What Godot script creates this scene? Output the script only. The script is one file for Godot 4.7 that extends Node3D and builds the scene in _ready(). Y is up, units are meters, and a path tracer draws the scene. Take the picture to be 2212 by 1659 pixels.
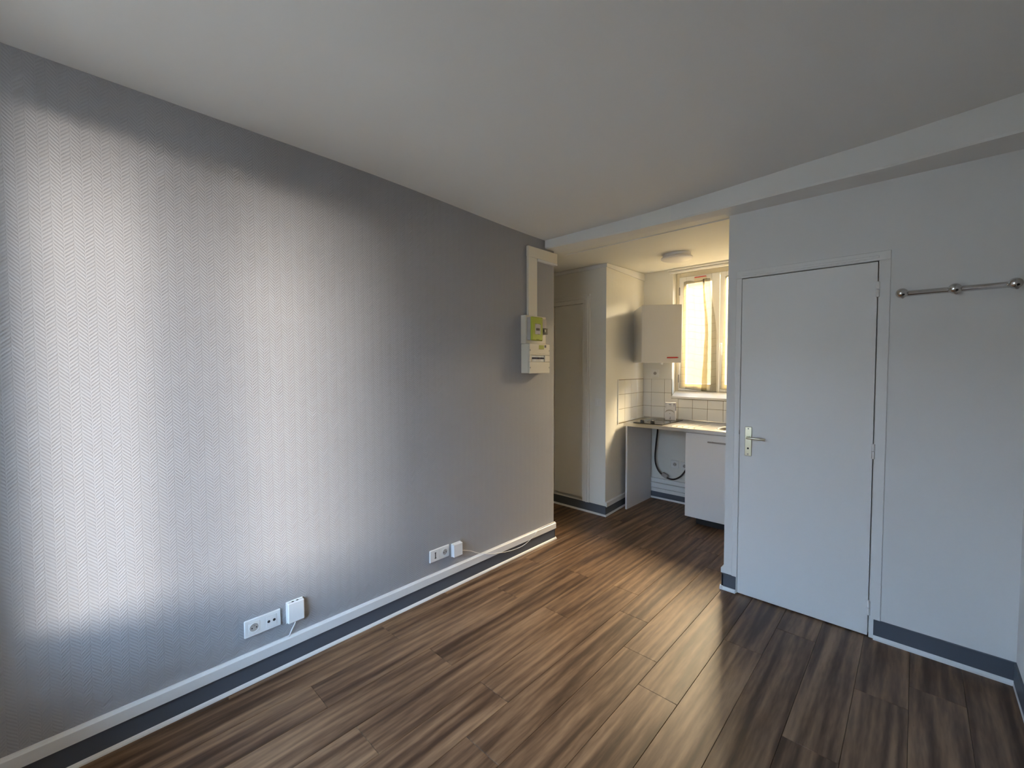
extends Node3D
# A small emptied studio flat seen from its window: grey herringbone wallpaper on the left,
# a flush door on the right, and a kitchenette behind the beam. Metres, y up, the door wall lies across -z.

const IMG_W := 2212.0
const IMG_H := 1659.0
const FOCAL := 924.76
const Z_BACK := -3.003      # face of the wall with the door
const Z_KIT := -4.6         # wall with the kitchen window
const Z_REAR := 0.38        # wall behind the camera, with the room's own window
const X_RIGHT := 2.611

var M := {}
var used := {}
var rng := RandomNumberGenerator.new()


func _ready() -> void:
	rng.seed = 7
	set_camera()
	set_sky_and_sun()
	make_materials()
	build_shell()
	build_floor()
	build_baseboards()
	build_room_door()
	build_closet_door()
	build_windows()
	build_tiles()
	build_outside()
	build_electrics()
	build_sockets()
	build_coat_rail()
	build_kitchen()


# ---------------------------------------------------------------- camera, sky, sun
func set_camera() -> void:
	var yaw := 0.7568
	var pitch := 0.0384
	var roll := -0.0028
	var r0 := Vector3(cos(yaw), 0, -sin(yaw))
	var f0 := Vector3(-sin(yaw), 0, -cos(yaw))
	var u1 := Vector3.UP * cos(pitch) + f0 * sin(pitch)
	var f1 := f0 * cos(pitch) - Vector3.UP * sin(pitch)
	var right := r0 * cos(roll) + u1 * sin(roll)
	var up := -r0 * sin(roll) + u1 * cos(roll)
	var cam := Camera3D.new()
	cam.name = "camera"
	cam.fov = rad_to_deg(2.0 * atan(IMG_H / 2.0 / FOCAL))
	cam.keep_aspect = Camera3D.KEEP_HEIGHT
	cam.near = 0.02
	cam.far = 200.0
	cam.transform = Transform3D(Basis(right, up, -f1), Vector3(2.2413, 1.4788, 0))
	add_child(cam)
	cam.current = true


func set_sky_and_sun() -> void:
	var sky := ProceduralSkyMaterial.new()
	sky.sky_top_color = Color(0.50, 0.84, 1.30).linear_to_srgb()
	sky.sky_horizon_color = Color(1.4, 1.1, 0.8).linear_to_srgb()
	sky.sky_curve = 0.1
	sky.ground_bottom_color = Color(0.03, 0.027, 0.024).linear_to_srgb()
	sky.ground_horizon_color = Color(0.05, 0.045, 0.04).linear_to_srgb()
	sky.sky_energy_multiplier = 1.0
	var env := Environment.new()
	env.background_mode = Environment.BG_SKY
	env.sky = Sky.new()
	env.sky.sky_material = sky
	env.tonemap_mode = Environment.TONE_MAPPER_LINEAR
	env.tonemap_exposure = 32.0
	env.sdfgi_enabled = true
	env.ssao_enabled = true
	env.ssil_enabled = true
	var we := WorldEnvironment.new()
	we.name = "environment"
	we.environment = env
	add_child(we)
	# a low hazy sun that rakes in through the room's window on to the left wall
	var sun := DirectionalLight3D.new()
	sun.name = "low_sun"
	sun.light_color = Color(1.0, 0.92, 0.80).linear_to_srgb()
	sun.light_energy = 0.062
	sun.light_angular_distance = 12.0
	sun.shadow_enabled = true
	sun.sky_mode = DirectionalLight3D.SKY_MODE_LIGHT_ONLY
	add_child(sun)
	sun.look_at_from_position(Vector3(8, 1.55, 10), Vector3.ZERO, Vector3.UP)
	# daylight that falls into the courtyard and in through the kitchen window
	var day := AreaLight3D.new()
	day.name = "courtyard_daylight"
	day.area_size = Vector2(2.6, 1.2)
	day.light_color = Color(1.0, 0.80, 0.50).linear_to_srgb()
	day.light_energy = 14.0
	day.area_normalize_energy = true
	day.area_range = 12.0
	day.area_attenuation = 2.0
	day.shadow_enabled = true
	add_child(day)
	day.look_at_from_position(Vector3(1.1, 3.5, -6.9), Vector3(0.75, 1.7, -4.5), Vector3.UP)


# ---------------------------------------------------------------- mesh helpers
func mb(smooth := false) -> SurfaceTool:
	var st := SurfaceTool.new()
	st.begin(Mesh.PRIMITIVE_TRIANGLES)
	st.set_smooth_group(0 if smooth else -1)
	return st


func tri(st: SurfaceTool, a: Vector3, b: Vector3, c: Vector3, out: Vector3) -> void:
	# front faces run clockwise; OUT is the side the face looks to
	if (b - a).cross(c - a).dot(out) > 0.0:
		var t := b
		b = c
		c = t
	st.add_vertex(a)
	st.add_vertex(b)
	st.add_vertex(c)


func quad(st: SurfaceTool, a: Vector3, b: Vector3, c: Vector3, d: Vector3, out: Vector3) -> void:
	tri(st, a, b, c, out)
	tri(st, a, c, d, out)


func uv_quad(st: SurfaceTool, p: Array, uv: Array, out: Vector3) -> void:
	for t in [[0, 1, 2], [0, 2, 3]]:
		var a: Vector3 = p[t[0]]
		var b: Vector3 = p[t[1]]
		var c: Vector3 = p[t[2]]
		var order := [t[0], t[1], t[2]]
		if (b - a).cross(c - a).dot(out) > 0.0:
			order = [t[0], t[2], t[1]]
		for k in order:
			st.set_uv(uv[k])
			st.add_vertex(p[k])


func bx(st: SurfaceTool, lo: Vector3, hi: Vector3, b := 0.0, xf := Transform3D.IDENTITY) -> void:
	# a box from LO to HI with chamfered edges of B
	var mid := (lo + hi) / 2.0
	var half := (hi - lo).abs() / 2.0
	b = minf(b, minf(half.x, minf(half.y, half.z)) * 0.8)
	var v := func(s: Vector3, axis: int) -> Vector3:
		var p := Vector3.ZERO
		for k in 3:
			p[k] = s[k] * (half[k] - (0.0 if k == axis else b))
		return xf * (mid + p)
	for a in 3:
		var i := (a + 1) % 3
		var j := (a + 2) % 3
		for s in [-1.0, 1.0]:
			var n := Vector3.ZERO
			n[a] = s
			var q := []
			for c in [[-1.0, -1.0], [1.0, -1.0], [1.0, 1.0], [-1.0, 1.0]]:
				var e := n
				e[i] = c[0]
				e[j] = c[1]
				q.append(v.call(e, a))
			quad(st, q[0], q[1], q[2], q[3], xf.basis * n)
	if b <= 0.0:
		return
	for a in 3:      # edges that run along axis a
		var i := (a + 1) % 3
		var j := (a + 2) % 3
		for si in [-1.0, 1.0]:
			for sj in [-1.0, 1.0]:
				var e0 := Vector3.ZERO
				e0[a] = -1.0
				e0[i] = si
				e0[j] = sj
				var e1 := e0
				e1[a] = 1.0
				var n := Vector3.ZERO
				n[i] = si
				n[j] = sj
				quad(st, v.call(e0, i), v.call(e1, i), v.call(e1, j), v.call(e0, j), xf.basis * n)
	for sx in [-1.0, 1.0]:
		for sy in [-1.0, 1.0]:
			for sz in [-1.0, 1.0]:
				var e := Vector3(sx, sy, sz)
				tri(st, v.call(e, 0), v.call(e, 1), v.call(e, 2), xf.basis * e)


func prism(st: SurfaceTool, pts: PackedVector2Array, to3: Callable, h0: float, h1: float, caps := true) -> void:
	# extrudes a polygon; TO3 takes a point of it and a height
	var area := 0.0
	for k in pts.size():
		area += pts[k].cross(pts[(k + 1) % pts.size()])
	for k in pts.size():
		var p := pts[k]
		var q := pts[(k + 1) % pts.size()]
		var n2 := Vector2((q - p).y, -(q - p).x) * signf(area)
		var m := (p + q) / 2.0
		var out: Vector3 = to3.call(m + n2.normalized() * 0.01, h0) - to3.call(m, h0)
		quad(st, to3.call(p, h0), to3.call(q, h0), to3.call(q, h1), to3.call(p, h1), out)
	if caps:
		var idx := Geometry2D.triangulate_polygon(pts)
		for h in [h0, h1]:
			var out: Vector3 = to3.call(pts[0], h) - to3.call(pts[0], h0 if h == h1 else h1)
			for k in range(0, idx.size(), 3):
				tri(st, to3.call(pts[idx[k]], h), to3.call(pts[idx[k + 1]], h), to3.call(pts[idx[k + 2]], h), out)


func lathe(st: SurfaceTool, prof: Array, xf: Transform3D, seg := 24) -> void:
	# profile points (radius, height along the local y axis); corners sharper than 40 degrees stay sharp
	var g := 0
	for k in prof.size() - 1:
		var p: Vector2 = prof[k]
		var q: Vector2 = prof[k + 1]
		if k > 0 and absf((p - prof[k - 1]).angle_to(q - p)) > deg_to_rad(40):
			g += 1
		st.set_smooth_group(g)
		var n2 := Vector2((q - p).y, -(q - p).x)
		for i in seg:
			var a0 := TAU * i / seg
			var a1 := TAU * (i + 1) / seg
			var c0 := Vector3(cos(a0), 0, sin(a0))
			var c1 := Vector3(cos(a1), 0, sin(a1))
			var out := (c0 + c1) / 2.0 * n2.x + Vector3.UP * n2.y
			var A := xf * (c0 * p.x + Vector3.UP * p.y)
			var B := xf * (c1 * p.x + Vector3.UP * p.y)
			var C := xf * (c1 * q.x + Vector3.UP * q.y)
			var D := xf * (c0 * q.x + Vector3.UP * q.y)
			if p.x > 1e-6:
				tri(st, A, B, C if q.x > 1e-6 else D, xf.basis * out)
			if q.x > 1e-6:
				tri(st, A, C, D, xf.basis * out)
	st.set_smooth_group(-1)


func tube(st: SurfaceTool, pts: Array, r: float, seg := 10, fine := 6) -> void:
	# a round tube along a smooth line through the points, with closed ends
	var line := []
	for k in pts.size() - 1:
		var p0: Vector3 = pts[maxi(k - 1, 0)]
		var p1: Vector3 = pts[k]
		var p2: Vector3 = pts[k + 1]
		var p3: Vector3 = pts[mini(k + 2, pts.size() - 1)]
		for i in fine:
			line.append(p1.cubic_interpolate(p2, p0, p3, float(i) / fine))
	line.append(pts[pts.size() - 1])
	st.set_smooth_group(0)
	var n := Vector3.ZERO
	var rings := []
	for k in line.size():
		var t: Vector3 = ((line[mini(k + 1, line.size() - 1)] as Vector3) - (line[maxi(k - 1, 0)] as Vector3)).normalized()
		if n == Vector3.ZERO:
			n = t.cross(Vector3.UP if absf(t.y) < 0.9 else Vector3.RIGHT).normalized()
		n = (n - t * n.dot(t)).normalized()
		var b := t.cross(n)
		var ring := []
		for i in seg:
			ring.append((line[k] as Vector3) + (n * cos(TAU * i / seg) + b * sin(TAU * i / seg)) * r)
		rings.append(ring)
	for k in line.size() - 1:
		for i in seg:
			var j := (i + 1) % seg
			quad(st, rings[k][i], rings[k][j], rings[k + 1][j], rings[k + 1][i], ((rings[k][i] + rings[k][j]) / 2.0 - (line[k] as Vector3)))
	st.set_smooth_group(-1)
	for e in [0, line.size() - 1]:
		var out: Vector3 = (line[0] - line[1]) if e == 0 else (line[e] - line[e - 1])
		for i in seg:
			tri(st, line[e], rings[e][i], rings[e][(i + 1) % seg], out)


func numbered(called: String, parent: Node) -> String:
	var key := str(parent.get_instance_id()) + called
	var n: int = used.get(key, 0)
	used[key] = n + 1
	return called if n == 0 else "%s_%03d" % [called, n]


func obj(called: String, st: SurfaceTool, m: Material, parent: Node = self) -> MeshInstance3D:
	st.generate_normals()
	var o := MeshInstance3D.new()
	o.name = numbered(called, parent)
	o.mesh = st.commit()
	o.material_override = m
	o.cast_shadow = GeometryInstance3D.SHADOW_CASTING_SETTING_ON
	parent.add_child(o, true)
	return o


func thing(called: String, at := Vector3.ZERO) -> Node3D:
	var o := Node3D.new()
	o.name = numbered(called, self)
	add_child(o, true)
	o.position = at
	return o


func tag(o: Node, label: String, category: String, group := "", kind := "") -> Node:
	o.set_meta("label", label)
	o.set_meta("category", category)
	if group:
		o.set_meta("group", group)
	if kind:
		o.set_meta("kind", kind)
	return o


func box_part(called: String, lo: Vector3, hi: Vector3, b: float, m: Material, parent: Node = self) -> MeshInstance3D:
	var st := mb()
	bx(st, lo, hi, b)
	return obj(called, st, m, parent)


# ---------------------------------------------------------------- materials
func mat(called: String, c: Color, rough := 0.6, metal := 0.0) -> StandardMaterial3D:
	var m := StandardMaterial3D.new()
	m.resource_name = called
	m.albedo_color = c.linear_to_srgb()
	m.roughness = rough
	m.metallic = metal
	M[called] = m
	return m


func plaster(called: String, c: Color, rough: float, bump: ImageTexture, amount := 0.03, scale := 3.0) -> void:
	var m := mat(called, c, rough)
	m.uv1_triplanar = true
	m.uv1_world_triplanar = true
	m.uv1_scale = Vector3.ONE * scale
	m.heightmap_enabled = true
	m.heightmap_texture = bump
	m.heightmap_scale = amount


func noise_image(size: int, freq: float, s: int, octaves := 4) -> Image:
	var n := FastNoiseLite.new()
	n.seed = s
	n.frequency = freq
	n.fractal_octaves = octaves
	return n.get_seamless_image(size, size)


func make_materials() -> void:
	var rough_tex := ImageTexture.create_from_image(noise_image(256, 0.02, 3, 5))
	plaster("white_wall", Color(0.74, 0.74, 0.73), 0.55, rough_tex, 0.12, 1.7)
	plaster("ceiling_white", Color(0.76, 0.75, 0.72), 0.9, rough_tex, 0.12, 1.3)
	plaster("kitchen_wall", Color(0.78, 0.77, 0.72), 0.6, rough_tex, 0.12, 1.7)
	plaster("outer_wall", Color(0.22, 0.14, 0.06), 0.95, rough_tex, 0.4, 0.7)
	plaster("facade_stone", Color(0.30, 0.255, 0.20), 0.95, rough_tex, 0.4, 0.5)
	plaster("white_paint", Color(0.78, 0.78, 0.77), 0.4, rough_tex, 0.03, 4.0)
	plaster("trim_white", Color(0.72, 0.72, 0.71), 0.35, rough_tex, 0.03, 5.0)
	plaster("strip_grey", Color(0.085, 0.098, 0.120), 0.45, rough_tex, 0.02, 6.0)
	mat("gloss_white", Color(0.80, 0.80, 0.79), 0.25)
	mat("socket_white", Color(0.78, 0.78, 0.76), 0.3)
	mat("cream_plastic", Color(0.74, 0.68, 0.56), 0.4)
	mat("meter_grey", Color(0.52, 0.48, 0.46), 0.5)
	mat("meter_green", Color(0.40, 0.46, 0.035), 0.4)
	mat("meter_green_light", Color(0.52, 0.58, 0.06), 0.4)
	mat("screen_dark", Color(0.045, 0.035, 0.03), 0.2)
	mat("black_plastic", Color(0.012, 0.012, 0.013), 0.35)
	mat("dark_hole", Color(0.01, 0.01, 0.012), 0.8)
	mat("navy_plastic", Color(0.03, 0.03, 0.07), 0.4)
	mat("chrome", Color(0.62, 0.61, 0.60), 0.16, 1.0)
	mat("brushed_bar", Color(0.34, 0.32, 0.31), 0.35, 1.0)
	mat("pale_brass", Color(0.62, 0.60, 0.47), 0.28, 1.0)
	mat("tile_white", Color(0.80, 0.79, 0.75), 0.12)
	mat("grout", Color(0.22, 0.17, 0.10), 0.9)
	mat("cabinet_white", Color(0.78, 0.77, 0.77), 0.35)
	mat("wall_cabinet_white", Color(0.72, 0.69, 0.64), 0.35)
	mat("plinth_black", Color(0.01, 0.01, 0.011), 0.6)
	mat("red_bar", Color(0.55, 0.012, 0.01), 0.35)
	mat("lamp_white", Color(0.80, 0.78, 0.77), 0.35)
	mat("hob_glass", Color(0.012, 0.011, 0.011), 0.06)
	mat("hose_black", Color(0.012, 0.009, 0.010), 0.45)
	mat("clamp_grey", Color(0.40, 0.37, 0.34), 0.5)
	mat("cable_white", Color(0.74, 0.73, 0.71), 0.4)
	mat("card_white", Color(0.74, 0.72, 0.70), 0.5)
	mat("card_grey", Color(0.42, 0.38, 0.33), 0.5)
	mat("card_print", Color(0.05, 0.05, 0.09), 0.5)
	mat("label_green", Color(0.34, 0.36, 0.05), 0.5)
	mat("vent_cream", Color(0.72, 0.66, 0.52), 0.5)
	mat("seal_dark", Color(0.20, 0.14, 0.06), 0.8)
	mat("inside_dark", Color(0.10, 0.09, 0.08), 0.9)

	# brushed steel of the worktop
	var steel := mat("steel", Color(0.56, 0.54, 0.51), 0.28, 1.0)
	var brush := noise_image(256, 0.05, 11, 3)
	brush.resize(32, 256)
	steel.uv1_triplanar = true
	steel.uv1_scale = Vector3(2, 2, 2)
	steel.heightmap_enabled = true
	steel.heightmap_texture = ImageTexture.create_from_image(brush)
	steel.heightmap_scale = 0.004

	# glass
	var glass := mat("pane_glass", Color(0.9, 0.95, 0.92), 0.02)
	glass.albedo_color.a = 0.06
	glass.transparency = BaseMaterial3D.TRANSPARENCY_ALPHA

	# herringbone relief of the wallpaper: one tile is one zigzag wide and four ribs tall
	var n := 128
	var relief := Image.create(n, n, false, Image.FORMAT_RF)
	var chips := noise_image(n, 0.06, 21, 3)
	for j in n:
		for i in n:
			var u := float(i) / n
			var zig := absf(u - 0.5) * 2.0
			var rib := 0.5 + 0.5 * sin(TAU * (4.0 * float(j) / n + 2.0 * zig))
			var gap := smoothstep(0.0, 0.06, minf(absf(u - 0.5), minf(u, 1.0 - u)))
			relief.set_pixel(i, j, Color(0.20 * chips.get_pixel(i, j).r + 0.8 * rib * lerpf(0.45, 1.0, gap), 0, 0))
	var paper := mat("wallpaper", Color(0.335, 0.335, 0.345), 0.5)
	paper.uv1_scale = Vector3(1.0 / 0.0535, 1.0 / 0.0535, 1)
	paper.heightmap_enabled = true
	paper.heightmap_texture = ImageTexture.create_from_image(relief)
	paper.heightmap_scale = 0.10

	# sheer curtain with a woven window-pane check
	var check := Image.create(128, 128, false, Image.FORMAT_RGBA8)
	check.fill(Color(0.44, 0.42, 0.36, 0.60))
	check.fill_rect(Rect2i(0, 0, 128, 3), Color(0.24, 0.20, 0.11, 0.85))
	check.fill_rect(Rect2i(0, 0, 2, 128), Color(0.24, 0.20, 0.11, 0.75))
	var sheer := mat("sheer_curtain", Color(1, 1, 1), 0.9)
	sheer.albedo_color = Color(1, 1, 1, 1)
	sheer.albedo_texture = ImageTexture.create_from_image(check)
	sheer.transparency = BaseMaterial3D.TRANSPARENCY_ALPHA
	sheer.backlight_enabled = true
	sheer.backlight = Color(1.0, 0.95, 0.82)
	sheer.cull_mode = BaseMaterial3D.CULL_DISABLED
	make_wood()


func make_wood() -> void:
	# eight strips of walnut-look vinyl in one picture; every plank takes its own stretch of one strip
	var w := 2048
	var h := 1024
	var rows := 8
	var strip := h / rows
	var broad := streaks(101, 64, h, 0.030, 2)
	var fine := streaks(102, 150, h, 0.10, 3)
	var hair := streaks(103, 60, h, 0.30, 2)
	var patch := streaks(104, 90, h, 0.018, 2)
	var im := Image.create(w, h, false, Image.FORMAT_RGB8)
	var bytes := PackedByteArray()
	bytes.resize(w * h * 3)
	var tone := [0.02, -0.05, 0.06, -0.02, 0.08, -0.08, 0.0, 0.04]
	var dark := Color(0.29, 0.225, 0.185)
	var mid := Color(0.47, 0.385, 0.32)
	var pale := Color(0.62, 0.53, 0.45)
	var rough := Image.create(w, h, false, Image.FORMAT_R8)
	var at := 0
	for y in h:
		var row := y / strip
		var t0: float = tone[row]
		for x in w:
			var p := y * w + x
			var v := 0.5 + t0 + (broad[p] - 0.5) * 1.05 + (fine[p] - 0.5) * 0.34 + (patch[p] - 0.5) * 0.45
			var crack := smoothstep(0.17, 0.11, hair[p]) * 0.20
			v = clampf(v - crack, 0.0, 1.0)
			var c := dark.lerp(mid, v * 2.0) if v < 0.5 else mid.lerp(pale, v * 2.0 - 1.0)
			bytes[at] = int(c.r * 255.0)
			bytes[at + 1] = int(c.g * 255.0)
			bytes[at + 2] = int(c.b * 255.0)
			at += 3
	im.set_data(w, h, false, Image.FORMAT_RGB8, bytes)
	var m := mat("vinyl_wood", Color(0.86, 0.76, 0.63), 0.42)
	m.albedo_texture = ImageTexture.create_from_image(im)
	m.metallic_specular = 0.4


func streaks(s: int, long: int, h: int, freq: float, octaves: int) -> PackedFloat32Array:
	# noise drawn out along the strip: few columns, many rows
	var n := FastNoiseLite.new()
	n.seed = s
	n.frequency = freq
	n.fractal_octaves = octaves
	n.domain_warp_enabled = true
	n.domain_warp_amplitude = 6.0
	n.domain_warp_frequency = 0.02
	var im := n.get_image(long, h, false, false, true)
	im.convert(Image.FORMAT_RF)
	im.resize(2048, h, Image.INTERPOLATE_CUBIC)
	return im.get_data().to_float32_array()


# ---------------------------------------------------------------- room shell
func smooth01(t: float) -> float:
	t = clampf(t, 0.0, 1.0)
	return t * t * (3.0 - 2.0 * t)


func ceiling_y(x: float, z: float) -> float:
	# the old ceiling sags a little towards the beam and rises to the right
	return 2.564 - 0.046 * smooth01((-1.0 - z) / 1.77) + 0.036 * x * smooth01((-z + 0.3) / 2.5)


func beam_z(x: float) -> float:
	var xs := [-0.2, 0.0, 0.87, 1.33, 1.82, 2.1, 2.33, 2.75]
	var zs := [-2.771, -2.771, -2.845, -2.83, -2.81, -2.81, -2.79, -2.755]
	for k in xs.size() - 1:
		if x <= xs[k + 1]:
			return lerpf(zs[k], zs[k + 1], (x - xs[k]) / (xs[k + 1] - xs[k]))
	return zs[-1]


func kitchen_ceiling_y(z: float) -> float:
	return 2.452 + 0.05 * maxf(0.0, -2.9 - z)


func build_shell() -> void:
	# left wall, papered on its room side
	var st := mb()
	var z0 := -2.89
	var z1 := 0.6
	var top := 2.66
	uv_quad(st, [Vector3(0, 0, z0), Vector3(0, 0, z1), Vector3(0, top, z1), Vector3(0, top, z0)], [Vector2(-z0, 0), Vector2(-z1, 0), Vector2(-z1, -top), Vector2(-z0, -top)], Vector3.RIGHT)
	uv_quad(st, [Vector3(0, 0, z0), Vector3(-0.12, 0, z0), Vector3(-0.12, top, z0), Vector3(0, top, z0)], [Vector2(-z0, 0), Vector2(-z0 + 0.12, 0), Vector2(-z0 + 0.12, -top), Vector2(-z0, -top)], Vector3.FORWARD)
	quad(st, Vector3(-0.12, 0, z0), Vector3(-0.12, 0, z1), Vector3(-0.12, top, z1), Vector3(-0.12, top, z0), Vector3.LEFT)
	quad(st, Vector3(-0.12, top, z0), Vector3(-0.12, top, z1), Vector3(0, top, z1), Vector3(0, top, z0), Vector3.UP)
	quad(st, Vector3(-0.12, 0, z0), Vector3(-0.12, 0, z1), Vector3(0, 0, z1), Vector3(0, 0, z0), Vector3.DOWN)
	quad(st, Vector3(-0.12, 0, z1), Vector3(0, 0, z1), Vector3(0, top, z1), Vector3(-0.12, top, z1), Vector3.BACK)
	tag(obj("wall_left", st, M.wallpaper), "long left wall in grey herringbone relief wallpaper", "wall", "", "structure")

	# wall with the door, in one piece round the opening
	st = mb()
	bx(st, Vector3(1.34, 0, -3.12), Vector3(1.398, 2.6, Z_BACK))
	bx(st, Vector3(2.128, 0, -3.12), Vector3(2.76, 2.6, Z_BACK))
	bx(st, Vector3(1.398, 2.082, -3.12), Vector3(2.128, 2.6, Z_BACK))
	tag(obj("wall_back", st, M.white_wall), "white painted wall with the flush door and the coat rail", "wall", "", "structure")

	st = mb()
	bx(st, Vector3(X_RIGHT, 0, -4.9), Vector3(2.76, 3.9, 0.6))
	tag(obj("wall_right", st, M.white_wall), "white right-hand wall, a sliver seen past the corner beside the grey baseboard", "wall", "", "structure")

	# wall behind the camera, round the room's window
	st = mb()
	bx(st, Vector3(-0.12, 0, Z_REAR), Vector3(0.24, 3.9, 0.6))
	bx(st, Vector3(1.36, 0, Z_REAR), Vector3(2.76, 3.9, 0.6))
	bx(st, Vector3(0.24, 0, Z_REAR), Vector3(1.36, 0.53, 0.6))
	bx(st, Vector3(0.24, 2.48, Z_REAR), Vector3(1.36, 3.9, 0.6))
	bx(st, Vector3(-2.5, 2.62, 0.55), Vector3(4.5, 2.78, 2.3))      # the balcony of the flat above
	tag(obj("wall_rear", st, M.white_wall), "white wall behind the camera, round the window of the room", "wall", "", "structure")

	# ceiling of the room: a slightly uneven underside
	st = mb()
	st.set_smooth_group(0)
	var nx := 12
	var nz := 16
	var P := func(i: int, j: int) -> Vector3:
		var x := lerpf(-0.12, 2.7, float(i) / nx)
		var z := lerpf(-3.0, 0.5, float(j) / nz)
		return Vector3(x, ceiling_y(x, z), z)
	for i in nx:
		for j in nz:
			quad(st, P.call(i, j), P.call(i + 1, j), P.call(i + 1, j + 1), P.call(i, j + 1), Vector3.DOWN)
	st.set_smooth_group(-1)
	bx(st, Vector3(-0.12, 2.70, -3.0), Vector3(2.7, 2.95, 0.5))
	tag(obj("ceiling", st, M.ceiling_white), "matt white ceiling of the main room", "ceiling", "", "structure")

	# ceiling of the kitchen and passage, lower, rising a little to its window
	st = mb()
	prism(st, PackedVector2Array([Vector2(-2.84, 2.452), Vector2(-2.95, 2.452), Vector2(-4.9, kitchen_ceiling_y(-4.9)), Vector2(-4.9, 2.95), Vector2(-2.84, 2.95)]), func(p: Vector2, h: float) -> Vector3: return Vector3(h, p.y, p.x), -1.6, 2.7)
	tag(obj("ceiling_kitchen", st, M.kitchen_wall), "lower off-white ceiling over the kitchenette, carrying the round lamp", "ceiling", "", "structure")

	# beam between the room and the kitchen
	st = mb()
	var xs := [0.0, 0.44, 0.87, 1.1, 1.33, 1.57, 1.82, 2.1, 2.33, 2.7]
	for k in xs.size() - 1:
		var a: float = xs[k]
		var b: float = xs[k + 1]
		var fa := beam_z(a)
		var fb := beam_z(b)
		var r := 0.008
		var zb := -3.06
		quad(st, Vector3(a, 2.454 + r, fa), Vector3(b, 2.454 + r, fb), Vector3(b, 2.75, fb), Vector3(a, 2.75, fa), Vector3.BACK)
		quad(st, Vector3(a, 2.454 + r, fa), Vector3(b, 2.454 + r, fb), Vector3(b, 2.4515, fb - r), Vector3(a, 2.4515, fa - r), Vector3(0, -1, 1))
		quad(st, Vector3(a, 2.4515, fa - r), Vector3(b, 2.4515, fb - r), Vector3(b, 2.4515, -2.95 if b <= 1.34 else zb), Vector3(a, 2.4515, -2.95 if b <= 1.34 else zb), Vector3.DOWN)
		if b <= 1.34:
			quad(st, Vector3(a, 2.4515, -2.95), Vector3(b, 2.4515, -2.95), Vector3(b, 2.46, -2.95), Vector3(a, 2.46, -2.95), Vector3.FORWARD)
		quad(st, Vector3(a, 2.75, fa), Vector3(b, 2.75, fb), Vector3(b, 2.75, zb), Vector3(a, 2.75, zb), Vector3.UP)
		quad(st, Vector3(a, 2.4515, zb), Vector3(b, 2.4515, zb), Vector3(b, 2.75, zb), Vector3(a, 2.75, zb), Vector3.FORWARD)
	tag(obj("beam", st, M.ceiling_white), "white plastered beam across the ceiling between room and kitchenette", "beam", "", "structure")

	# kitchen and passage walls
	st = mb()
	bx(st, Vector3(-0.30, 0, -4.85), Vector3(0.30, 2.6, Z_KIT))
	bx(st, Vector3(1.215, 0, -4.85), Vector3(2.7, 2.6, Z_KIT))
	bx(st, Vector3(0.30, 0, -4.85), Vector3(1.215, 1.158, Z_KIT))
	bx(st, Vector3(0.30, 2.50, -4.85), Vector3(1.215, 2.6, Z_KIT))
	tag(obj("wall_window", st, M.kitchen_wall), "cream-lit kitchen wall round the curtained window", "wall", "", "structure")

	st = mb()
	prism(st, PackedVector2Array([Vector2(-1.5, -3.685), Vector2(-0.62, -3.685), Vector2(-0.62, -3.74), Vector2(-0.24, -3.74), Vector2(-0.24, -3.685), Vector2(0.028, -3.685), Vector2(-0.034, -4.6), Vector2(-0.034, -4.7), Vector2(-1.5, -4.7)]), func(p: Vector2, h: float) -> Vector3: return Vector3(p.x, h, p.y), 0.0, 2.56)
	bx(st, Vector3(-0.62, 2.133, -3.74), Vector3(-0.24, 2.56, -3.685))
	tag(obj("wall_closet", st, M.kitchen_wall), "off-white boxed-in closet corner standing into the kitchenette", "wall", "", "structure")

	st = mb()
	bx(st, Vector3(1.34, 0, -4.7), Vector3(1.42, 2.6, -3.11))
	tag(obj("wall_partition", st, M.kitchen_wall), "white partition hidden behind the door wall, closing the kitchenette", "wall", "", "structure")
	st = mb()
	bx(st, Vector3(-1.6, 0, -4.7), Vector3(-1.5, 2.6, -2.7))
	bx(st, Vector3(-1.6, 0, -2.84), Vector3(-0.12, 2.6, -2.7))
	tag(obj("wall_passage", st, M.kitchen_wall), "white passage wall out of sight behind the left wall's end", "wall", "", "structure")

	# white crown strip round the top of the closet corner
	st = mb()
	var crown := [Vector2(-1.5, -3.685), Vector2(0.028, -3.685), Vector2(-0.034, -4.6)]
	for k in 2:
		var p: Vector2 = crown[k]
		var q: Vector2 = crown[k + 1]
		var nrm := Vector2(0, 1) if k == 0 else Vector2(0.9977, -0.0676)
		var e := nrm * 0.012
		var ex := Vector2(0.012, 0) if k == 0 else Vector2(0, 0.012)
		var y0 := 2.453
		var pts := [p, q + (ex if k == 0 else Vector2.ZERO), q + (ex if k == 0 else Vector2.ZERO) + e, p + e + (ex if k == 1 else Vector2.ZERO)]
		if k == 1:
			pts[0] = p + ex * 0.0
			pts[3] = p + Vector2(0.012, 0.012)
		var lo := []
		var hi := []
		for c in pts:
			lo.append(Vector3(c.x, y0, c.y))
			hi.append(Vector3(c.x, kitchen_ceiling_y(c.y) - 0.004, c.y))
		var o3 := Vector3(nrm.x, 0, nrm.y)
		quad(st, lo[3], lo[2], hi[2], hi[3], o3)
		quad(st, lo[0], lo[1], lo[2], lo[3], Vector3.DOWN)
		quad(st, hi[0], hi[1], hi[2], hi[3], Vector3.UP)
		quad(st, lo[1], lo[2], hi[2], hi[1], Vector3(pts[1].x - pts[0].x, 0, pts[1].y - pts[0].y))
	tag(obj("trim_1", st, M.white_paint), "flat white crown strip round the top of the closet corner", "trim", "", "structure")

	# curtain-rail moulding over the kitchen window
	st = mb()
	bx(st, Vector3(0.255, 2.512, -4.6), Vector3(1.335, 2.532, -4.565), 0.003)
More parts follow.
